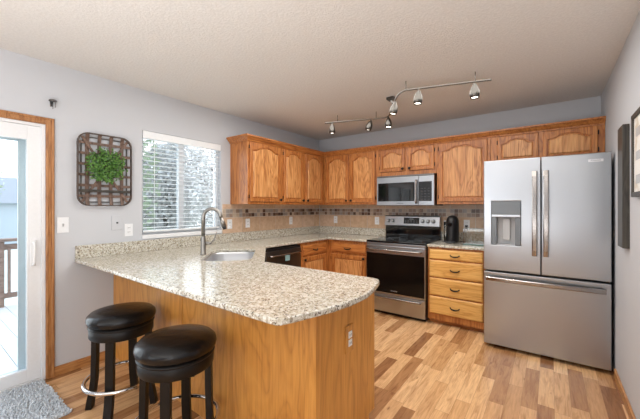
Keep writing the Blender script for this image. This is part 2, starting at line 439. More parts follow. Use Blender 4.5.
hd.tube([(-.012, -3.652, .905), (.022, -3.652, .905), (.034, -3.652, .925), (.034, -3.652, 1.055), (.022, -3.652, 1.075), (-.012, -3.652, 1.075)], .0085, 10)
hd = hd.build('door_handle', white_plastic, pn)
MB().box((-.012, -3.668, .885), (-.006, -3.636, 1.095)).build('escutcheon', white_plastic, hd, .002)
cs = MB()
for (a0, a1, d) in ((0, .054, .013), (.005, .017, .018), (.036, .051, .021)):
    cs.box((0, DY1+a0, 0), (d, DY1+a1, DZ+a1)); cs.box((0, DY0-a1, 0), (d, DY0-a0, DZ+a1)); cs.box((0, DY0-a0, DZ+a0), (d, DY1+a0, DZ+a1))
struct(cs.build('trim_1', trim_v, bevel=.003))

# ================================================================== outdoors
struct(B((-60, -40, -1.25), (-.14, 40, -1.2), snow_m, 'ground'))
dk = MB()
y = -7.
while y < -1.2:
    dk.box((-3.05, y, -.09), (-.13, y+.135, -.055)); y += .14
tag(dk.build('wooden_deck', plain('pale_deck_boards', (.62, .60, .58), .7)), 'pale wooden deck floor outside the sliding glass door', 'deck')  # boards in one even pale tone
rl = thing('deck_railing', 'brown wooden railing along the far edge of the deck, seen through the glass door', 'railing', (-3., -4., -.055))
MB().box((-3.08, -7, .86), (-2.92, -1.2, .90)).build('top_rail', deck_wood, rl, .005)
MB().box((-3.03, -7, .74), (-2.99, -1.2, .82)).build('upper_stringer', deck_wood, rl, .004)
MB().box((-3.02, -7, .06), (-2.98, -1.2, .13)).build('lower_stringer', deck_wood, rl, .004)
for y in (-6.9, -5.2, -3.42, -1.4):
    MB().box((-3.05, y-.045, -.055), (-2.96, y+.045, .86)).build('railing_post', deck_wood, rl, .004)
y = -6.7
for k in range(40):
    MB().box((-3.0, y-.016, .1), (-2.975, y+.016, .76)).build('baluster', deck_wood, rl); y += .135
# neighbouring houses
def house(x, y, w, d, h, lab):
    t = thing('neighbor_house', lab, 'house', (x, y, -1.2))
    MB().box((x-d/2, y-w/2, -1.2), (x+d/2, y+w/2, h)).build('walls', house_m, t)
    MB().loops([[(x-d/2-.4, yy, h), (x+d/2+.4, yy, h), (x, yy, h+2.)] for yy in (y-w/2-.4, y+w/2+.4)]).build('roof', roof_m, t)
    for q in (-.25, .2):
        f = MB().box((x+d/2, y+w*q-.6, h-2.2), (x+d/2+.05, y+w*q+.6, h-.9)).build('window', white_trim, t)
        MB().box((x+d/2+.05, y+w*q-.5, h-2.1), (x+d/2+.06, y+w*q+.5, h-1.0)).build('window_pane', grey_plastic, f)
house(-30, 1.5, 9, 7, 1.6, 'distant grey sided house seen through the sliding glass door')
# trees
def leaves(mb, n, fn, size, mat):
    mb.mat(mat)
    for _ in range(n):
        c = Vector(fn()); u = Vector([random.gauss(0, 1) for _ in range(3)]).normalized(); w = u.orthogonal().normalized()
        s_ = size*random.uniform(.6, 1.3)
        mb.face([mb.bm.verts.new(c+q) for q in (-u*s_, w*s_*.5, u*s_, -w*s_*.5)], False)
def tree(x, y, h, r, mat, n, lab, cat='tree', size=.11, base=-1.2, group=None):
    t = thing('tree', lab, cat, (x, y, base), group)
    tr = MB(); tr.tube([(x, y, base), (x+.05, y, base+h*.5), (x, y+.1, base+h*.95)], [.13, .09, .03], 8)
    for k in range(14):
        a = random.uniform(0, 2*PI); z0 = base+h*random.uniform(.15, .8); rr_ = r*random.uniform(.5, .95)
        tr.tube([(x, y, z0), (x+rr_*.5*math.cos(a), y+rr_*.5*math.sin(a), z0+.2*h*.5), (x+rr_*math.cos(a), y+rr_*math.sin(a), z0+.3*h*.5)], [.04, .025, .01], 5)
    tr.build('trunk', bark_m, t)
    lf = MB()
    def pt():
        while True:
            p = Vector([random.uniform(-1, 1) for _ in range(3)])
            if p.length < 1: return (x+p.x*r, y+p.y*r, base+h*.55+p.z*h*.48)
    leaves(lf, n, pt, size, mat); lf.build('foliage', None, t)
tree(-7.4, .0, 6.2, .9, ever_m, 1100, 'green tree at the left in the kitchen window view', size=.10)
tree(-10.2, 2.6, 5.0, 1.35, brush_m, 4200, 'bare brown tree in the middle of the kitchen window view', size=.10)
tree(-7.8, 3.6, 4.8, 1.15, brush_m, 3000, 'bare brown tree at the right in the kitchen window view', size=.09)
tree(-14.5, 5.6, 6.5, 2.2, brush_m, 4200, 'wide bare tree farthest back in the kitchen window view', size=.16)
tree(-12.4, .6, 6.5, 1.5, brush_m, 2600, 'bare tree behind the green tree in the kitchen window view', size=.13)
tree(-24, -2.6, 8.5, 2.4, ever_m, 900, 'tall tree in the yard seen through the sliding glass door')

# ================================================================== cabinets
def FL(plane):  # left run : h=y, front faces +x
    return lambda h, z, d: (plane+d, h, z)
def FB(plane):  # back run : h=x, front faces -y
    return lambda h, z, d: (h, -plane-d, z)
def arch_pts(h0, h1, z0, z1, rise, n=18):
    """BL, BR, then the top edge from right to left"""
    hm, hw = (h0+h1)/2, (h1-h0)/2; pts = [(h0, z0), (h1, z0)]
    for i in range(n+1):
        t = 1-2*i/n; a = abs(t)
        if rise: g = 1-.12*(a/.3)**2 if a < .3 else (.44*(1+math.cos(PI*(a-.3)/.55)) if a < .85 else 0.)
        else: g = 0
        pts.append((hm+t*hw, z1-rise+rise*g))
    return pts
def panel_door(F, h0, h1, z0, z1, parent, rise=.045, stile=.052, mat=None, knob=None, hinge=0, name='door'):
    T = .02; n = 18
    outer = [(h0, z0), (h1, z0)]+[((h0+h1)/2+(1-2*i/n)*(h1-h0)/2, z1) for i in range(n+1)]
    def ins(k, extra=0): return arch_pts(h0+k, h1-k, z0+k, z1-k*1.0, max(rise-extra, 0), n)
    w = h1-h0; st = min(stile, w*.2)
    def o_in(k): return [(max(h0+k, min(h1-k, a)), max(z0+k, min(z1-k, b))) for a, b in outer]
    rings = [[(a, b, 0.) for a, b in outer], [(a, b, T-.004) for a, b in outer], [(a, b, T) for a, b in o_in(.005)],
             [(a, b, T) for a, b in ins(st)], [(a, b, T-.012) for a, b in ins(st+.003)], [(a, b, T-.012) for a, b in ins(st+.012)],
             [(a, b, T-.001) for a, b in ins(st+.022, .004)]]
    mb = MBm(mat or oak_v); mb.loops([[F(*p) for p in r] for r in rings[:-1]], cap=False, sm=False)
    mb.face([mb.bm.verts.new(Vector(F(*p))) for p in rings[0]], False)
    mb.mat(oak_center); mb.loops([[F(*p) for p in r] for r in rings[-2:]], cap=False, sm=False)
    mb.face([mb.bm.verts.new(Vector(F(*p))) for p in rings[-1]], False)
    bmesh.ops.remove_doubles(mb.bm, verts=mb.bm.verts[:], dist=.00005)
    d = mb.build(name, None, parent)
    if knob:
        kh, kz = knob
        kn = MB(); c = Vector(F(kh, kz, T)); nrm = (Vector(F(kh, kz, T+1))-c)
        M = nrm.to_track_quat('Z', 'Y').to_matrix()
        kn.lathe(c, [(.008, 0), (.007, .012), (.016, .017), (.0185, .023), (.015, .029), (.004, .031)], 16, M)
        kn.build('knob', bronze, d)
    if hinge:
        hh = h0-.006 if hinge < 0 else h1+.006
        for zz in (z0+.06, z1-.06):
            MB().box(F(hh-.0045, zz-.022, .001), F(hh+.0045, zz+.022, .012)).build('hinge', bronze, d, .002)
    return d
def pull(F, hc, z, d, parent, half=.048):
    p = MB(); pts = []
    for i in range(13):
        t = -1+2*i/12; pts.append(F(hc+t*half, z-.004-.010*(1-t*t)+.006*(abs(t) > .9), d+.026*(1-t**4)))
    p.tube(pts, [.006+.003*(1-abs(-1+2*i/12)) for i in range(13)], 8)
    return p.build('drawer_pull', bronze, parent)
def drawer(F, h0, h1, z0, z1, parent, mat):
    T = .02; r = [(h0, z0), (h1, z0), (h1, z1), (h0, z1)]
    def k_(k): return [(h0+k, z0+k), (h1-k, z0+k), (h1-k, z1-k), (h0+k, z1-k)]
    rings = [[(a, b, 0) for a, b in r], [(a, b, T-.008) for a, b in r], [(a, b, T-.004) for a, b in k_(.004)], [(a, b, T) for a, b in k_(.014)]]
    d = MB().loops([[F(*p) for p in q] for q in rings], sm=False).build('drawer_front', mat, parent)
    pull(F, (h0+h1)/2, (z0+z1)/2, T, d); return d

UZ0, UZ1, UD = 1.378, 2.135, .325
def upper(lab, run, h0, h1, doors, z0=UZ0, endcap=False, grp='oak wall cabinets', dz0=None):
    """doors: list of (h0,h1,knob side,hinge side)"""
    if run == 'left': F = FL(UD); lo, hi = (.002, h0, z0), (UD, h1, UZ1); loc = (.16, (h0+h1)/2, z0)
    else: F = FB(UD); lo, hi = (h0, -UD, z0), (h1, -.002, UZ1); loc = ((h0+h1)/2, -.16, z0)
    t = thing('wall_cabinet', lab, 'cabinet', loc, grp)
    MB().box(lo, hi).build('body', oak_v, t, .002)
    bot = (dz0 or z0+.030); top = 2.112
    for a, b, ks, hs in doors:
        kz = bot+.028; kh = a+.024 if ks < 0 else b-.024
        panel_door(F, a, b, bot, top, t, rise=.05 if z0 < 1.5 else .045, knob=(kh, kz) if ks else None, hinge=hs, stile=.040 if z0 < 1.5 else .034)
    return t
upper('oak wall cabinet with one arched door, nearest the kitchen window', 'left', -1.836, -1.268, [(-1.815, -1.292, 1, -1)], grp=None)
upper('oak wall cabinet with two arched doors on the window wall, running into the room corner', 'left', -1.266, -.002, [(-1.238, -.832, 1, -1), (-.778, -.362, -1, 1)], grp=None)
upper('oak wall cabinet with two tall arched doors between the room corner and the microwave', 'back', .327, 1.262, [(.385, .782, 1, -1), (.815, 1.214, -1, 1)], grp=None)
upper('short oak wall cabinet with two small arched doors above the microwave', 'back', 1.264, 2.042, [(1.29, 1.642, 1, -1), (1.686, 2.012, -1, 1)], z0=1.762, grp=None, dz0=1.815)
upper('oak wall cabinet with a single wide arched door between microwave and fridge', 'back', 2.044, 2.628, [(2.07, 2.597, 0, -1)], grp=None)
upper('oak wall cabinet with two short arched doors above the fridge', 'back', 2.630, W-.002, [(2.70, 3.066, 0, -1), (3.11, 3.528, 0, 1)], z0=1.80, grp=None, dz0=1.83)
# cornice along all wall cabinets
prof = [(0, 2.118), (.010, 2.118), (.014, 2.132), (.030, 2.145), (.044, 2.165), (.056, 2.170), (.056, 2.186), (0, 2.186)]
L0 = -1.838
def crown_ring(path):
    rings = []
    for (px, py, nx, ny) in path: rings.append([(px+nx*d, py+ny*d, z) for d, z in prof])
    return rings
cr = MB().loops(crown_ring([(.002, L0, 0, -1), (UD, L0, 1, -1), (UD, -UD, 1, -1), (W-.002, -UD, 0, -1)]), sm=False)
cr = tag(cr.build('crown_molding', oak_y), 'oak crown molding along the top of all the wall cabinets', 'molding')
# base cabinets
KZ = .10; CT0, CT1 = .885, .914; BF = .605
def base(lab, run, h0, h1):
    if run == 'left': lo, hi, k0, k1, loc = (.003, h0, KZ), (BF, h1, CT0), (.003, h0, 0), (BF-.07, h1, KZ), (.3, (h0+h1)/2, 0)
    else: lo, hi, k0, k1, loc = (h0, -BF, KZ), (h1, -.003, CT0), (h0, -BF+.07, 0), (h1, -.003, KZ), ((h0+h1)/2, -.3, 0)
    t = thing('base_cabinet', lab, 'cabinet', loc)
    MB().box(lo, hi).build('body', oak_v, t, .002); MB().box(k0, k1).build('toe_kick', oak_x, t)
    return t
t = base('oak base cabinet with one drawer and door, between the dishwasher and the corner', 'left', -1.218, -.003)
drawer(FL(BF), -1.185, -.675, .718, .846, t, oak_y); panel_door(FL(BF), -1.185, -.675, .125, .690, t, 0, knob=(-1.16, .662), hinge=1)
t = base('oak base cabinet with one drawer and door, left of the range', 'back', BF+.002, 1.243)
drawer(FB(BF), .672, 1.220, .718, .846, t, oak_x); panel_door(FB(BF), .672, 1.220, .125, .690, t, 0, knob=(1.195, .662), hinge=-1)
KZ = .055
t = base('oak base cabinet with four stacked drawers between the range and the fridge', 'back', 2.022, 2.632)
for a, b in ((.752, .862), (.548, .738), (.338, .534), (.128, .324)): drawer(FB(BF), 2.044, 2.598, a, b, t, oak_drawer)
# diagonal sink cabinet
sk = thing('sink_cabinet', 'oak corner cabinet under the kitchen sink, set diagonally', 'cabinet', (.5, -2.3, 0))
MB().poly([(.003, -1.842), (BF, -1.842), (1.30, -2.518), (1.30, -3.09), (.003, -3.09)], .10, .66).build('body', oak_v, sk)
MB().poly([(.003, -1.842), (BF-.06, -1.842), (1.24, -2.518), (1.24, -3.09), (.003, -3.09)], 0, .10).build('toe_kick', oak_x, sk)
dv = Vector((1, -1, 0)).normalized(); nv = Vector((1, 1, 0)).normalized(); p0 = Vector((BF, -1.842, 0))
FD = lambda h, z, d: tuple(p0+dv*h+nv*d+Vector((0, 0, z)))
panel_door(FD, .05, .46, .13, .64, sk, 0, knob=(.43, .61)); panel_door(FD, .49, .90, .13, .64, sk, 0, knob=(.52, .61))
# peninsula
PX = 2.292
pe = thing('peninsula_cabinet', 'large oak paneled peninsula cabinet under the granite bar counter', 'cabinet', (1.8, -2.81, 0))
MB().box((1.304, -3.098, .10), (PX-.012, -2.518, CT0)).build('body', oak_v, pe)
MB().box((1.304, -3.098, 0), (PX-.012, -2.585, .10)).build('toe_kick', oak_x, pe)
for a, b in ((.003, 1.140), (1.146, PX-.04)):
    MB().box((a, -3.112, 0), (b, -3.100, CT0)).build('back_panel', oak_panel, pe, .002)
MB().box((PX-.038, -3.120, 0), (PX+.004, -3.085, CT0)).build('corner_stile', oak_panel, pe, .003)
MB().poly([(-3.083, 0), (-2.588, 0), (-2.588, .10), (-2.515, .10), (-2.515, CT0), (-3.083, CT0)], PX-.012, PX).build('end_panel', oak_panel, pe, .002, fn=swap_left)
for a, b, kk in ((1.33, 1.78, 1), (1.80, 2.25, -1)):
    FP = lambda h, z, d: (h, -2.518+d, z)
    panel_door(FP, a, b, .125, .69, pe, 0, knob=((b-.025) if kk > 0 else (a+.025), .66)); 
    dd = MB().box((a, -2.518, .718), (b, -2.498, .846)).build('drawer_front', oak_x, pe, .004); pull(FP, (a+b)/2, .78, .02, dd)

# ---- countertops
sc_c = Vector((.825, -2.465)); su = Vector((1, -1)).normalized(); sv_ = Vector((1, 1)).normalized(); SA, SB, SR = .345, .205, .11
def sink_loop(a, b, r, n=6):
    out = []
    for cx, cy, s0 in ((a-r, b-r, 0), (-a+r, b-r, 90), (-a+r, -b+r, 180), (a-r, -b+r, 270)):
        for p in arc(cx, cy, r, s0, s0+90, n): out.append(sc_c+su*p[0]+sv_*p[1])
    return [(p.x, p.y) for p in out]
outer = [(.002, -.002), (.002, -3.398)]
# bulging outer end
arc_end = [(2.29, -3.412), (2.318, -3.408), (2.338, -3.392), (2.354, -3.355), (2.385, -3.255), (2.415, -3.15), (2.434, -3.02), (2.434, -2.88), (2.412, -2.76), (2.385, -2.66), (2.366, -2.60), (2.345, -2.567), (2.31, -2.552)]
outer += arc_end
outer += [(1.36, -2.552), (.637, -1.845), (.637, -.637), (1.246, -.637), (1.246, -.002)]
ct = thing('countertop', 'long speckled granite countertop wrapping from the range past the sink to the bar end', 'countertop', (1.0, -2., CT0))
MB().poly(outer, CT0+.0005, CT1, holes=[sink_loop(SA, SB, SR)]).build('slab', granite, ct, .007, 3)
MB().box((.002, -3.395, CT1), (.022, -.003, 1.022)).build('backsplash_strip', granite, ct, .003)
MB().box((.022, -.022, CT1), (1.246, -.002, 1.022)).build('backsplash_strip', granite, ct, .003)
c2 = thing('countertop', 'short beige speckled granite countertop between the range and the fridge', 'countertop', (2.33, -.32, CT0))
MB().box((2.018, -.637, CT0+.0005), (2.634, -.002, CT1)).build('slab', granite, c2, .007)
MB().box((2.018, -.022, CT1), (2.634, -.002, 1.022)).build('backsplash_strip', granite, c2, .003)

# ---- sink
sk = thing('sink', 'stainless steel undermount sink set diagonally in the granite corner', 'sink', (sc_c.x, sc_c.y, CT0-.2))
rings = []
for a, b, r, z in ((SA+.02, SB+.02, SR, CT0-.001), (SA+.001, SB+.001, SR, CT0-.001), (SA, SB, SR, CT0-.02), (SA-.01, SB-.01, SR, CT0-.17), (SA-.03, SB-.03, SR-.01, CT0-.195), (.06, .06, .05, CT0-.2)):
    rings.append([(x, y, z) for x, y in sink_loop(a, b, r)])
rings_o = [[(x, y, z) for x, y in sink_loop(a, b, r)] for a, b, r, z in ((.06, .06, .05, CT0-.204), (SA-.028, SB-.028, SR-.01, CT0-.2), (SA-.006, SB-.006, SR, CT0-.17), (SA+.004, SB+.004, SR, CT0-.02), (SA+.02, SB+.02, SR, CT0-.004))]
mb = MB(); mb.loops(rings+rings_o, cap=False, sm=True)
mb.build('basin', ss_sink, sk)
MB().lathe((sc_c.x, sc_c.y, CT0-.203), [(.09, 0), (.09, .0035), (.045, .004), (.04, .001), (.001, .001)], 28).build('drain', chrome, sk)
# ---- faucet
fx_, fy_ = .650, -2.630
fa = thing('faucet', 'tall brushed nickel gooseneck faucet behind the corner sink', 'faucet', (fx_, fy_, CT1))
mb = MB(); mb.lathe((fx_, fy_, CT1), [(.027, 0), (.027, .008), (.0225, .014), (.021, .15), (.0165, .165), (.0155, .17)], 24); mb.build('base', faucet_m, fa)
mb = MB(); dirx, diry = .80, .60; R = .078; pts = [(fx_, fy_, CT1+.165), (fx_, fy_, CT1+.335)]
for i in range(1, 15):
    a = PI-PI*i/14*.93; pts.append((fx_+dirx*(R+R*math.cos(a)), fy_+diry*(R+R*math.cos(a)), CT1+.335+R*math.sin(a)))
end = Vector(pts[-1]); dn = (end-Vector(pts[-2])).normalized()
pts.append(tuple(end+dn*.02)); mb.tube(pts, .0165, 14); mb.build('gooseneck', faucet_m, fa)
mb = MB(); e = Vector(pts[-1]); sh = mb.tube([e, e+dn*.04, e+dn*.085], [.018, .020, .022], 14).build('spray_head', faucet_m, fa)
mb = MB(); mb.tube([e+dn*.085, e+dn*.11], [.019, .015], 14); mb.build('spray_tip', black_plastic, sh)
mb = MB(); mb.tube([(fx_+.01, fy_+.01, CT1+.10), (fx_+.055, fy_+.05, CT1+.105)], .013, 12); mb.tube([(fx_+.05, fy_+.045, CT1+.105), (fx_+.07, fy_+.065, CT1+.135), (fx_+.085, fy_+.08, CT1+.20)], [.008, .007, .005], 8); mb.build('lever', faucet_m, fa)

# ---- tile backsplash
ts = thing('tiled_backsplash', 'tan tiled backsplash with a band of small brown and grey mosaic squares', 'backsplash', (1.3, -.01, 1.022))
def tiles(run, h0, h1, start):
    g = MBm(grout); F = (lambda h, z, d: (d, h, z)) if run == 'left' else (lambda h, z, d: (h, -d, z))
    g.box(F(h0, 1.022, .001), F(h1, UZ0+(.0), .006)); g.build('grout', None, ts)
    big = MB(); sm_ = MB()
    h = start
    while h < h1:
        a, b = max(h+.004, h0), min(h+.296, h1)
        if b-a > .01:
            big.mat(random.choice(tile_tan)); big.box(F(a, 1.025, .006), F(b, 1.214, .0105))
            big.mat(random.choice(tile_tan)); big.box(F(a, 1.322, .006), F(b, UZ0, .0105))
        h += .30
    big.build('large_tiles', None, ts)
    h = start
    pr = [.14, .17, .2, .27, .22]
    while h < h1:
        a, b = max(h+.003, h0), min(h+.047, h1)
        if b-a > .006:
            for z0 in (1.219, 1.270):
                sm_.mat(random.choices(tile_small, pr)[0]); sm_.box(F(a, z0, .006), F(b, z0+.045, .0105))
        h += .05
    sm_.build('mosaic_tiles', None, ts)
tiles('left', -1.955, -.011, -1.955); tiles('back', .011, 2.66, .02)

# ---- wall plates
def plate(c, run, lab, kind='outlet', mat=white_plastic, size=(.07, .115), name=None):
    F = {'left': lambda h, z, d: (c[0]+d, c[1]+h, c[2]+z), 'back': lambda h, z, d: (c[0]+h, c[1]-d, c[2]+z)}[run]
    t = thing(name or ('light_switch' if kind == 'switch' else 'wall_outlet'), lab, 'switch' if kind == 'switch' else 'outlet', c)
    MB().box(F(-size[0]/2, -size[1]/2, .0005), F(size[0]/2, size[1]/2, .006)).build('cover_plate', mat, t, .002)
    if kind == 'outlet':
        for z in (-.02, .02):
            s_ = MB().box(F(-.017, z-.015, .006), F(.017, z+.015, .009)).build('socket', white_plastic, t, .002)
            MB().box(F(-.009, z-.005, .009), F(-.006, z+.006, .0095)).box(F(.006, z-.005, .009), F(.009, z+.006, .0095)).build('slots', dark_grey, s_)
    elif kind == 'switch':
        MB().box(F(-.005, -.012, .006), F(.005, .012, .008)).build('toggle_slot', light_grey, t); MB().box(F(-.004, 0, .007), F(.004, .010, .019)).build('toggle', light_grey, t, .001)
    else:
        MB().box(F(-.007, -.007, .006), F(.007, .007, .010)).build('jack', dark_grey, t)
    return t
plate((0, -3.473, 1.198), 'left', 'white light switch on the grey wall beside the patio door', 'switch', size=(.075, .125))
pl = plate((0, -3.082, 1.200), 'left', 'plain grey-white wall plate with a small center jack, under the wall basket', 'jack', mat=wall_m, size=(.09, .13), name='wall_jack')
pl['category'] = 'wall plate'
plate((0, -2.985, 1.130), 'left', 'white wall outlet between the grey wall plate and the kitchen window, above the bar')
plate((.0105, -1.853, 1.135), 'left', 'white outlet on the tan tiles right beside the faucet spout')
plate((.0105, -1.571, 1.135), 'left', 'white outlet on the tan tiles under the first wall cabinet by the window')
plate((.0105, -.735, 1.140), 'left', 'white outlet on the tan tiles above the dishwasher side, near the room corner')
plate((.345, -.0105, 1.14), 'back', 'white outlet on the back wall tiles, nearest the room corner')
plate((1.085, -.0105, 1.14), 'back', 'white outlet on the back wall tiles, just left of the range')
ol = plate((2.32, -.0105, 1.125), 'back', 'white outlet with a black plug, on the tiles beside the coffee machine')
# end-panel outlet (oak coloured plate)
t = thing('wall_outlet', 'oak colored outlet plate with white sockets on the peninsula end panel', 'outlet', (PX, -2.822, .635))
F = lambda h, z, d: (PX+d, -2.822+h, .635+z)
MB().box(F(-.040, -.074, .0005), F(.040, .074, .008)).build('cover_plate', oak_panel, t, .004)
for z in (-.022, .022):
    s_ = MB().box(F(-.018, z-.018, .008), F(.018, z+.018, .012)).build('socket', white_plastic, t, .004)
    MB().box(F(-.008, z-.006, .012), F(-.005, z+.006, .0125)).box(F(.005, z-.006, .012), F(.008, z+.006, .0125)).build('slots', dark_grey, s_)
# plug and cord
t = thing('power_cord', 'black plug and cord hanging from the outlet beside the coffee machine', 'cord', (2.32, -.03, CT1))
MB().box((2.305, -.042, 1.092), (2.335, -.0205, 1.118)).build('plug', black_plastic, t, .004)
MB().tube([(2.32, -.04, 1.098), (2.322, -.055, 1.05), (2.325, -.06, .98), (2.32, -.07, .925), (2.305, -.12, .9195), (2.275, -.17, .9195)], .0035, 8).build('cord', black_plastic, t)

# ================================================================== appliances
# dishwasher
dw = thing('dishwasher', 'dark stainless dishwasher with bar handle and pale blue sticker, left of the corner', 'dishwasher', (.3, -1.53, 0))
MB().box((.02, -1.836, .10), (.585, -1.224, .868)).build('tub', dark_grey, dw)
MB().box((.02, -1.836, 0), (.53, -1.224, .10)).build('toe_kick', black_plastic, dw)
d_ = MB().box((.587, -1.832, .11), (.625, -1.228, .835)).build('door', ss_dark, dw, .004)
MB().box((.587, -1.832, .837), (.615, -1.228, .866)).build('control_panel', black_plastic, dw, .003)
mb = MB(); mb.tube([(.655+.008*(1-t*t), -1.53+t*.27, .785) for t in [q/6-1 for q in range(13)]], .010, 10)
for y in (-1.78, -1.28): mb.tube([(.625, y, .785), (.657, y, .785)], .007, 8)
mb.build('handle', handle_m, d_)
MB().box((.625, -1.52, .70), (.6262, -1.44, .765)).build('sticker', sticker_m, d_)

# range
rg = thing('range', 'stainless steel electric range with black glass cooktop and oven door', 'stove', (1.647, -.33, 0))
RX0, RX1 = 1.268, 2.030
MB().box((RX0+.003, -.625, .04), (RX1-.003, -.02, .895)).build('body', black_plastic, rg, .003)
MB().box((RX0, -.655, .896), (RX1, -.022, .922)).build('cooktop', black_gloss, rg, .006)
for x, y, r in ((1.45, -.47, .10), (1.84, -.47, .085), (1.45, -.20, .075), (1.84, -.20, .10)):
    MB().ring_tube((x, y, .9222), r, .0012, 40, 4).build('burner_ring', grey_plastic, rg)
od = MB().box((RX0+.004, -.668, .262), (RX1-.004, -.627, .862)).build('oven_door', ss, rg, .005)
MB().box((RX0+.010, -.6705, .285), (RX1-.010, -.6685, .765)).build('oven_window', oven_glass, od, .002)
mb = MB(); mb.tube([(1.649+t*.345, -.712-.010*(1-t*t), .815) for t in [q/8-1 for q in range(17)]], .0125, 12)
for x in (RX0+.045, RX1-.045): mb.tube([(x, -.668, .815), (x, -.714, .815)], .011, 10)
mb.build('handle', handle_m, od)
text('FRIGIDAIRE', .016, light_grey, od, (1.649, -.6708, .315), (1, 0, 0), (0, 0, 1), 'logo')
MB().box((RX0+.004, -.655, .866), (RX1-.004, -.627, .894)).build('front_rail', ss, rg, .003)
wd_ = MB().box((RX0+.004, -.664, .045), (RX1-.004, -.627, .255)).build('warming_drawer', ss, rg, .005)
mb = MB(); mb.tube([(1.649+t*.335, -.682-.004*(1-t*t), .225) for t in [q/8-1 for q in range(17)]], .009, 10)
for x in (RX0+.06, RX1-.06): mb.tube([(x, -.664, .225), (x, -.683, .225)], .007, 8)
mb.build('handle', handle_m, wd_)
MB().box((RX0+.02, -.60, .003), (RX1-.02, -.05, .04)).build('kick_base', black_plastic, rg)
bg_ = MB().box((RX0, -.075, .923), (RX1, -.024, 1.085)).build('backguard', black_gloss, rg, .004)
cp = MB().loops([[(x, -.108, 1.086), (x, -.024, 1.086), (x, -.024, 1.222), (x, -.066, 1.228), (x, -.086, 1.215)] for x in (RX0-.002, RX1+.002)]).build('control_panel', ss, rg, .004)
nrm = Vector((0, -1, .17)).normalized()
def onp(x, z): return Vector((x, -.108+(z-1.086)*(.022/.129), z))
disp = MB(); a = onp(1.549, 1.115); b = onp(1.549, 1.198); dx_ = Vector((.215, 0, 0)); o_ = nrm*.002
disp.loops([[a, a+dx_, b+dx_, b], [a+o_, a+dx_+o_, b+dx_+o_, b+o_]]); dsp = disp.build('display', black_gloss, cp)
mb = MB()
for k in range(5): 
    for zz in (1.135, 1.152):
        p = onp(1.565+k*.04, zz)+o_; mb.loops([[p, p+Vector((.018, 0, 0)), p+Vector((.018, .001, .005)), p+Vector((0, .001, .005))], [q+nrm*.0006 for q in (p, p+Vector((.018, 0, 0)), p+Vector((.018, .001, .005)), p+Vector((0, .001, .005)))]])
p = onp(1.625, 1.170)+o_; mb.loops([[p, p+Vector((.06, 0, 0)), p+Vector((.06, .002, .016)), p+Vector((0, .002, .016))], [q+nrm*.0006 for q in (p, p+Vector((.06, 0, 0)), p+Vector((.06, .002, .016)), p+Vector((0, .002, .016)))]])
mb.build('display_segments', grey_plastic, dsp)
for x in (1.325, 1.390, 1.812, 1.882, 1.952):
    M = nrm.to_track_quat('Z', 'Y').to_matrix()
    kn = MB(); kn.lathe(onp(x, 1.152), [(.026, 0), (.026, .004), (.020, .006), (.018, .028), (.014, .031), (.001, .031)], 20, M); kb = kn.build('control_knob', ss, cp)
    p = onp(x, 1.152)+nrm*.032; MB().box(p+Vector((-.003, -.004, -.016)), p+Vector((.003, .002, .016))).build('knob_grip', white_plastic, kb, .001)

rg.location.x -= .017
# microwave
mw = thing('microwave', 'stainless steel over-the-range microwave with dark window and vertical handle', 'microwave', (1.647, -.2, 1.36))
MX0, MX1 = 1.270, 2.033
MB().box((MX0, -.375, 1.362), (MX1, -.0125, 1.755)).build('body', black_plastic, mw, .003)
MB().box((MX0, -.398, 1.735), (MX1, -.375, 1.755)).build('vent_grille', ss_dark, mw, .002)
md = MB().box((MX0, -.402, 1.364), (1.842, -.376, 1.732)).build('door', ss, mw, .004)
MB().box((MX0+.022, -.4045, 1.418), (1.79, -.4025, 1.660)).build('door_window', black_gloss, md, .002)
mc = MB().box((1.844, -.402, 1.364), (MX1, -.376, 1.732)).build('control_panel', ss, mw, .004)
MB().box((1.846, -.4045, 1.418), (MX1-.028, -.4025, 1.660)).build('keypad_glass', black_gloss, mc, .002)
mb = MB()
for i in range(3):
    for j in range(5): MB().box((1.873+i*.042, -.4056, 1.433+j*.034), (1.895+i*.042, -.4046, 1.444+j*.034)).build('keypad_button', dark_grey, mc)
mb = MB(); mb.tube([(1.822, -.432-.012*(1-t*t), 1.535+t*.148) for t in [q/6-1 for q in range(13)]], .0125, 12)
for z in (1.40, 1.67): mb.tube([(1.822, -.402, z), (1.822, -.436, z)], .009, 8)
mb.build('handle', handle_m, md)
text('FRIGIDAIRE', .018, dark_grey, md, (1.60, -.4025, 1.390), (1, 0, 0), (0, 0, 1), 'logo')

# refrigerator
FX0, FX1, FY = 2.648, 3.560, -.893
fr = thing('refrigerator', 'large stainless steel french door refrigerator with bottom freezer drawer and water dispenser', 'fridge', (3.1, -.46, 0))
MB().box((FX0+.006, -.815, .03), (FX1-.006, -.06, 1.765)).build('cabinet_body', dark_grey, fr, .004)
MB().box((FX0+.02, -.80, .0), (FX1-.02, -.12, .03)).build('kick_plate', black_plastic, fr)
xm = 3.100
# left door with dispenser recess
DX0, DX1, DZ0, DZ1 = 2.712, 2.950, .985, 1.398
ld = MB().poly([(FX0, .742), (xm-.003, .742), (xm-.003, 1.785), (FX0, 1.785)], .822, -FY, holes=[[(DX0, DZ0), (DX0, DZ1), (DX1, DZ1), (DX1, DZ0)]])
ld = ld.build('door', ss, fr, .006, fn=lambda x, y, z: (x, -z, y))
MB().box((DX0, -.83, DZ0), (DX1, -.822, DZ1)).build('dispenser_recess', light_grey, ld)
MB().box((DX0+.001, -.894, 1.272), (DX1-.001, -.832, DZ1-.001)).build('dispenser_panel', grey_plastic, ld, .003)
MB().box((DX0+.001, -.897, 1.250), (DX1-.001, -.832, 1.271)).build('dispenser_trim', ss, ld, .003)
MB().box((DX0+.001, -.890, DZ0+.001), (DX0+.045, -.832, 1.249)).build('dispenser_side', grey_plastic, ld, .003)
MB().box((DX1-.045, -.890, DZ0+.001), (DX1-.001, -.832, 1.249)).build('dispenser_side', grey_plastic, ld, .003)
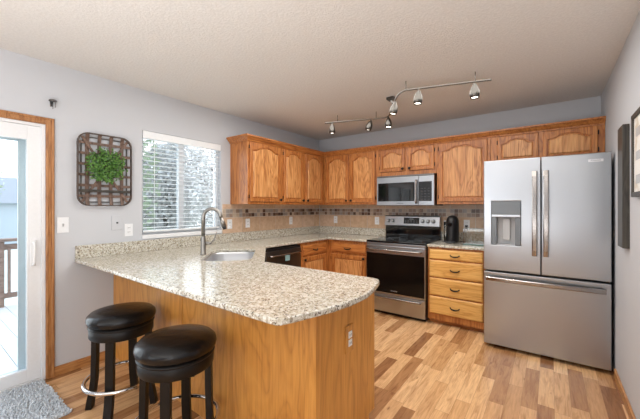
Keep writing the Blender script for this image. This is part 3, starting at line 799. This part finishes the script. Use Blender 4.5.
MB().box((DX0+.092, -.860, 1.03), (DX1-.085, -.832, 1.235)).build('paddle', light_grey, ld, .006)
MB().box((DX0+.046, -.888, DZ0+.001), (DX1-.046, -.832, DZ0+.012)).build('drip_tray', ss, ld)
rd = MB().box((xm+.003, FY, .742), (FX1, -.822, 1.785)).build('door', ss, fr, .006)
bd = MB().box((3.418, FY-.003, 1.712), (3.512, FY-.0005, 1.734)).build('badge', plain('bright_badge', (.75, .76, .78), .3, .4), rd, .001)
text('FRIGIDAIRE', .0125, grey_plastic, bd, (3.465, FY-.0035, 1.723), (1, 0, 0), (0, 0, 1), 'lettering', .0004)
fz = MB().box((FX0, FY, .035), (FX1, -.822, .726)).build('freezer_drawer', ss, fr, .006)
for (x, par) in ((xm-.045, ld), (xm+.037, rd)):
    mb = MB(); n_ = 16; rings = []
    for i in range(n_+1):
        t = -1+2*i/n_; z = 1.285+t*.375; dd = FY-.048-.010*(1-t*t)
        if i in (0, n_): dd = FY-.040
        rings.append([(x-.019, dd+.008, z), (x+.019, dd+.008, z), (x+.019, dd-.004, z), (x+.013, dd-.008, z), (x-.013, dd-.008, z), (x-.019, dd-.004, z)])
    mb.loops(rings, sm=False)
    for z in (.95, 1.62): mb.tube([(x, FY, z), (x, FY-.05, z)], .009, 8)
    mb.build('door_handle', handle_m, par)
mb = MB(); rings = []
for i in range(21):
    t = -1+2*i/20; x = 3.100+t*.425; dd = FY-.048-.022*(1-t*t); z = .668
    rings.append([(x, dd+.008, z-.018), (x, dd+.008, z+.018), (x, dd-.004, z+.018), (x, dd-.009, z+.012), (x, dd-.009, z-.012), (x, dd-.004, z-.018)])
mb.loops(rings, sm=False)
for x in (2.74, 3.46): mb.tube([(x, FY, .668), (x, FY-.05, .668)], .009, 8)
mb.build('drawer_handle', handle_m, fz)

# ---- coffee machine
cm = thing('coffee_machine', 'tall rounded black pod coffee machine with a clear water tank beside the range', 'coffee maker', (2.205, -.28, CT1))
cx_, cy_ = 2.213, -.27
mb = MB(); rings = []
for r_, z in ((.066, 0), (.070, .01), (.071, .05), (.071, .23), (.069, .265), (.060, .297), (.042, .318), (.018, .328), (.002, .330)):
    ring = []
    for k in range(28):
        a = 2*PI*k/28; ring.append((cx_+r_*math.cos(a), cy_+r_*1.35*math.sin(a), CT1+z))
    rings.append(ring)
mb.loops(rings, sm=True); cb = mb.build('body', black_plastic, cm)
MB().tube([(cx_-.004, cy_-.094, CT1+.222), (cx_-.004, cy_-.125, CT1+.216)], [.024, .020], 20).build('spout_head', black_gloss, cm)
MB().lathe((cx_, cy_-.10, CT1), [(.055, 0), (.055, .018), (.050, .022), (.002, .022)], 24).build('drip_tray', dark_grey, cm)
MB().loops([[(cx_-.085+.028*math.cos(2*PI*k/20), cy_+.045+.055*math.sin(2*PI*k/20), CT1+z) for k in range(20)] for z in (.012, .25)], sm=True).build('water_tank', acrylic, cm)
MB().loops([[(cx_-.085+.029*math.cos(2*PI*k/20), cy_+.045+.056*math.sin(2*PI*k/20), CT1+z) for k in range(20)] for z in (.250, .262)], sm=True).build('tank_lid', light_grey, cm)
MB().box((cx_-.118, cy_-.01, CT1), (cx_-.05, cy_+.10, CT1+.011)).build('tank_base', black_plastic, cm, .003)
# ---- glass box
gb = thing('glass_container', 'clear rectangular glass container on the short counter beside the fridge', 'container', (2.46, -.33, CT1))
gx0, gx1, gy0, gy1, gz = 2.365, 2.585, -.43, -.25, .175
mb = MB()
for a, b in (((gx0, gy0, .012), (gx1, gy0+.005, gz)), ((gx0, gy1-.005, .012), (gx1, gy1, gz)), ((gx0, gy0+.005, .012), (gx0+.005, gy1-.005, gz)), ((gx1-.005, gy0+.005, .012), (gx1, gy1-.005, gz))):
    mb.box((a[0], a[1], CT1+a[2]), (b[0], b[1], CT1+b[2]))
mb.build('glass_walls', acrylic, gb)
MB().box((gx0-.004, gy0-.004, CT1), (gx1+.004, gy1+.004, CT1+.012)).build('base', green_glass, gb, .003)
mb = MB()
for a, b in (((gx0-.003, gy0-.003), (gx1+.003, gy0+.006)), ((gx0-.003, gy1-.006), (gx1+.003, gy1+.003)), ((gx0-.003, gy0), (gx0+.006, gy1)), ((gx1-.006, gy0), (gx1+.003, gy1))):
    mb.box((a[0], a[1], CT1+gz), (b[0], b[1], CT1+gz+.006))
mb.build('rim', light_grey, gb)

# ================================================================== wall decor
basket_dark = wood('dark_basket_rim', (.018, .011, .008), (.05, .03, .022), (.09, .058, .042), 'z', 1, .5)
bk = thing('tobacco_basket', 'dark woven wooden basket hung on the grey wall between patio door and window', 'basket', (.02, -3.175, 1.36))
by0, by1, bz0, bz1 = -3.390, -2.974, 1.352, 1.972
def rrect(k, r, x, n=6):
    out = []
    for cy, cz, s0 in ((by1-k-r, bz1-k-r, 0), (by0+k+r, bz1-k-r, 90), (by0+k+r, bz0+k+r, 180), (by1-k-r, bz0+k+r, 270)):
        out += [(x, p[0], p[1]) for p in arc(cy, cz, r, s0, s0+90, n)]
    return out
mb = MB(); mb.loops([rrect(0, .085, .022), rrect(0, .085, .045), rrect(.009, .08, .045), rrect(.009, .08, .022), rrect(0, .085, .022)], cap=False, sm=False)
mb.build('rim', basket_dark, bk)
mb = MB(); mb.loops([rrect(.03, .075, .006), rrect(.03, .075, .016), rrect(.038, .07, .016), rrect(.038, .07, .006), rrect(.03, .075, .006)], cap=False, sm=False); mb.build('back_rim', rustic_wood, bk)
mb = MB()
def strip(p, q, w, x0=.012, lift=.0):
    """strip on the back with its two ends bent forward to the rim"""
    p = Vector((0, *p)); q = Vector((0, *q)); d = (q-p).normalized(); s = Vector((0, -d.z, d.y))*w/2
    L_ = (q-p).length
    path = [(p, .034), (p+d*.012, .026), (p+d*.045, x0+.006+lift), (p+d*.075, x0+lift), (q-d*.075, x0+lift), (q-d*.045, x0+.006+lift), (q-d*.012, .026), (q, .034)]
    rings = []
    for c, x in path: rings.append([c+s+Vector((x, 0, 0)), c-s+Vector((x, 0, 0)), c-s+Vector((x+.003, 0, 0)), c+s+Vector((x+.003, 0, 0))])
    mb.loops(rings, sm=False)
for k in range(4): yy = by0+.075+(by1-by0-.15)*k/3; strip((yy, bz0+.008), (yy, bz1-.008), .028)
for k in range(6): zz = bz0+.085+(bz1-bz0-.17)*k/5; strip((by0+.008, zz), (by1-.008, zz), .022, lift=.005)
strip((by0+.035, bz0+.035), (by1-.035, bz1-.035), .020, lift=.009); strip((by1-.035, bz0+.035), (by0+.035, bz1-.035), .020, lift=.012)
mb.build('woven_strips', basket_wood, bk)
MB().box((.024, by0+.012, 1.468), (.040, by1-.012, 1.492)).build('cross_bar', rustic_wood, bk, .003)
wr = thing('wreath', 'round green boxwood wreath hanging in the wall basket', 'wreath', (.06, -3.165, 1.56))
wc = Vector((.055, -3.188, 1.700)); mb = MB()
pts = [(wc.x, wc.y+.10*math.cos(2*PI*k/28), wc.z+.10*math.sin(2*PI*k/28)) for k in range(29)]
mb.tube(pts, .007, 6, False).build('stem_ring', bark_m, wr)
mb = MBm(leaf_m)
for _ in range(900):
    a = random.uniform(0, 2*PI); rr_ = .092+random.gauss(0, .032); rr_ = max(.015, min(.158, rr_))
    c = wc+Vector((random.uniform(-.018, .035), rr_*math.cos(a), rr_*math.sin(a)))
    u = Vector((random.uniform(-.2, 1), random.gauss(0, 1), random.gauss(0, 1))).normalized(); w_ = u.cross(Vector((1, random.gauss(0, .4), random.gauss(0, .4)))).normalized()
    s_ = random.uniform(.010, .016); n2 = u.cross(w_)*.003
    vs = [mb.bm.verts.new(c+q) for q in (-u*s_, -u*s_*.2+w_*s_*.55+n2, u*s_*.6+w_*s_*.4+n2, u*s_, u*s_*.6-w_*s_*.4+n2, -u*s_*.2-w_*s_*.55+n2)]
    mb.face(vs, False)
mb.build('leaves', None, wr, normals=False)
# small metal fixture over the patio door
hk = thing('wall_hook', 'small grey metal hook fixture high on the wall above the patio door corner', 'hook', (.0, -3.545, 2.13))
MB().box((.0005, -3.555, 2.135), (.006, -3.535, 2.185)).build('back_plate', dark_grey, hk, .001)
MB().lathe((.035, -3.545, 2.165), [(.004, 0), (.026, .004), (.026, .012), (.018, .018), (.004, .02)], 16).build('cap', ss_dark, hk)
MB().tube([(.003, -3.545, 2.165), (.035, -3.545, 2.168)], .005, 8).build('arm', dark_grey, hk)
for dy in (-.016, .0, .016): MB().tube([(.035, -3.545+dy, 2.165), (.037, -3.545+dy, 2.125 if dy else 2.11)], .0022, 6).build('prong', ss_dark, hk)

# narrow board and framed print on the right wall
tag(MB().box((W-.036, -1.450, 1.072), (W-.0005, -1.27, 1.885)).build('wall_board', rustic_wood, bevel=.004), 'tall narrow dark weathered wooden board on the right wall beside the fridge', 'wall decor')
fp = thing('framed_print', 'white print in a dark wooden frame at the right edge, on the right wall', 'picture', (W-.01, -2.02, 1.4))
a0, a1, z0, z1 = -2.38, -1.655, 1.402, 1.888
mb = MB()
for a, b in (((a0, z0), (a1, z0+.028)), ((a0, z1-.028), (a1, z1)), ((a0, z0), (a0+.028, z1)), ((a1-.028, z0), (a1, z1))): mb.box((W-.026, a[0], a[1]), (W-.0005, b[0], b[1]))
mb.build('frame', rustic_wood, fp, .003)
MB().box((W-.016, a0+.026, z0+.026), (W-.004, a1-.026, z1-.026)).build('print', print_m, fp)
mb = MB()
for i in range(3):
    for j in range(3):
        yy = a0+.10+i*.22; zz = z0+.075+j*.135; mb.box((W-.0172, yy, zz), (W-.016, yy+.11, zz+.05))
mb.build('print_motifs', light_grey, fp)

# ================================================================== track light
tl = thing('track_light', 'brushed nickel track light with wavy rail and six small lit heads on the ceiling', 'track light', (1.83, -1.23, H))
ZR = 2.395
def catmull(P_, n=8):
    P_ = [P_[0]]+P_+[P_[-1]]; out = []
    for i in range(1, len(P_)-2):
        p0_, p1_, p2_, p3_ = [Vector(q) for q in P_[i-1:i+3]]
        for k in range(n):
            t = k/n; out.append(.5*((2*p1_)+(-p0_+p2_)*t+(2*p0_-5*p1_+4*p2_-p3_)*t*t+(-p0_+3*p1_-3*p2_+p3_)*t**3))
    out.append(Vector(P_[-2])); return out
rail_pts = [(.895, -1.085, ZR), (1.20, -.985, ZR), (1.50, -.885, ZR), (1.61, -.860, ZR), (1.69, -.93, ZR), (1.80, -1.12, ZR), (1.95, -1.375, ZR), (2.03, -1.49, ZR), (2.115, -1.545, ZR), (2.22, -1.52, ZR), (2.49, -1.44, ZR), (2.775, -1.352, ZR)]
MB().tube(catmull(rail_pts), .0085, 8).build('rail', nickel, tl)
MB().box((1.80, -1.265, H-.028), (1.88, -1.185, H-.0005)).build('canopy', nickel, tl, .005)
MB().tube([(1.84, -1.225, H-.03), (1.862, -1.225, ZR)], .009, 8).build('feed_stem', nickel, tl)
for x, y in ((1.05, -1.035), (2.66, -1.388), (1.50, -.885), (2.12, -1.545)): MB().tube([(x, y, ZR), (x, y, H-.001)], .0035, 6).build('standoff', nickel, tl)
heads = [((.985, -1.055), (.0, .0)), ((1.44, -.905), (-.30, -.12)), ((1.665, -.905), (.05, -.1)), ((1.935, -1.35), (-.18, -.1)), ((2.225, -1.52), (-.05, -.05)), ((2.655, -1.39), (.02, -.02))]
for (x, y), (tx, ty) in heads:
    nrm_ = Vector((tx, ty, -1)).normalized(); M = nrm_.to_track_quat('Z', 'Y').to_matrix(); top = Vector((x, y, ZR-.004)); c = top+Vector((0, 0, -.022))
    hb = MB(); hb.lathe(c, [(.010, -.008), (.015, 0), (.025, .02), (.036, .05), (.039, .078), (.034, .112), (.030, .112), (.030, .100)], 20, M, cap=False)
    hb = hb.build('lamp_head', nickel, tl)
    MB().tube([top, c+nrm_*.004], .006, 8).build('stem', nickel, hb)
    MB().lathe(c, [(.0295, .096), (.0295, .102), (.001, .103)], 16, M).build('bulb', bulb_m, hb)
    ld_ = bpy.data.lights.new('spot_lamp', 'SPOT'); ld_.energy = 5; ld_.spot_size = 1.7; ld_.spot_blend = .7; ld_.shadow_soft_size = .02; ld_.color = (1, .90, .76)
    lo = bpy.data.objects.new('spot_lamp', ld_); COL.objects.link(lo); lo.parent = tl; lo.location = c+nrm_*.118-tl.location; lo.rotation_euler = nrm_.to_track_quat('-Z', 'Y').to_euler()

# ================================================================== bar stools
def stool(loc, lab, rz):
    t = thing('bar_stool', lab, 'stool', loc, 'bar stools at the peninsula', rz)
    def mk(mb, name, mat, par=t, bevel=0):
        o = mb.build(name, mat, None, bevel); off_ = o.location.copy(); o.data.transform(Matrix.Translation(off_)); o.location = (0, 0, 0); o.parent = par; return o
    mk(MB().lathe((0, 0, 0), [(.165, .573), (.185, .574), (.198, .588), (.203, .608), (.199, .628), (.182, .645), (.140, .654), (.08, .658), (.001, .659)], 56), 'seat_cushion', leather)
    mk(MB().lathe((0, 0, 0), [(.12, .498), (.185, .498), (.187, .501), (.187, .556), (.184, .559), (.12, .559), (.12, .498)], 56, cap=False), 'apron', dark_wood)
    mk(MB().lathe((0, 0, 0), [(.10, .560), (.192, .560), (.194, .564), (.192, .571), (.10, .572)], 56), 'swivel_plate', dark_wood)
    mk(MB().box((-.12, -.12, .484), (.12, .12, .497)), 'under_frame', dark_wood)
    for k in range(4):
        a = PI/2*k; ca, sa = math.cos(a), math.sin(a); mb = MB(); rings = []
        for r, z, h_ in ((.163, .556, .017), (.166, .36, .0165), (.170, .20, .0165), (.180, .12, .017), (.192, .06, .018), (.200, 0, .019)):
            rr2 = []
            for dr_, dt in ((-h_, -.024), (h_, -.024), (h_, .024), (-h_, .024)):
                X, Y = r+dr_, dt; rr2.append((ca*X-sa*Y, sa*X+ca*Y, z))
            rings.append(rr2)
        mb.loops(rings, sm=False); mk(mb, 'leg', dark_wood, bevel=.003)
    mk(MB().ring_tube((0, 0, .20), .212, .012, 64, 12), 'foot_ring', chrome)
    return t
s1 = stool((.832, -3.362, 0), 'black cushioned round bar stool with dark legs, closer to the patio door', math.radians(46))
s2 = copy_tree(s1); s2.location = (1.550, -3.375, 0); s2.rotation_euler = (0, 0, math.radians(44)); s2['label'] = 'black cushioned round bar stool in front, nearer the rounded counter end'

# ================================================================== rug
mb = MB(); rx0, rx1, ry0, ry1 = .03, .655, -4.75, -3.605
mb.box((rx0, ry0, .0005), (rx1, ry1, .012))
mb.smooth = False
nx_, ny_ = 42, 76
for i in range(nx_+1):
    for j in range(ny_+1):
        x = rx0+(rx1-rx0)*i/nx_+random.uniform(-.006, .006); y = ry0+(ry1-ry0)*j/ny_+random.uniform(-.006, .006); h_ = random.uniform(.022, .034)
        lx, ly = random.uniform(-.010, .010), random.uniform(-.010, .010); r = .007
        base_ = [mb.bm.verts.new((x+r*math.cos(q), y+r*math.sin(q), .010)) for q in (0, 1.26, 2.51, 3.77, 5.03)]
        mid_ = [mb.bm.verts.new((x+lx*.6+r*.95*math.cos(q), y+ly*.6+r*.95*math.sin(q), h_*.75)) for q in (0, 1.26, 2.51, 3.77, 5.03)]
        tip_ = mb.bm.verts.new((x+lx, y+ly, h_))
        for q in range(5):
            mb.face([base_[q], base_[(q+1) % 5], mid_[(q+1) % 5], mid_[q]]); mb.face([mid_[q], mid_[(q+1) % 5], tip_])
tag(mb.build('rug', rug_m), 'light grey shaggy rug on the floor at the patio door', 'rug')
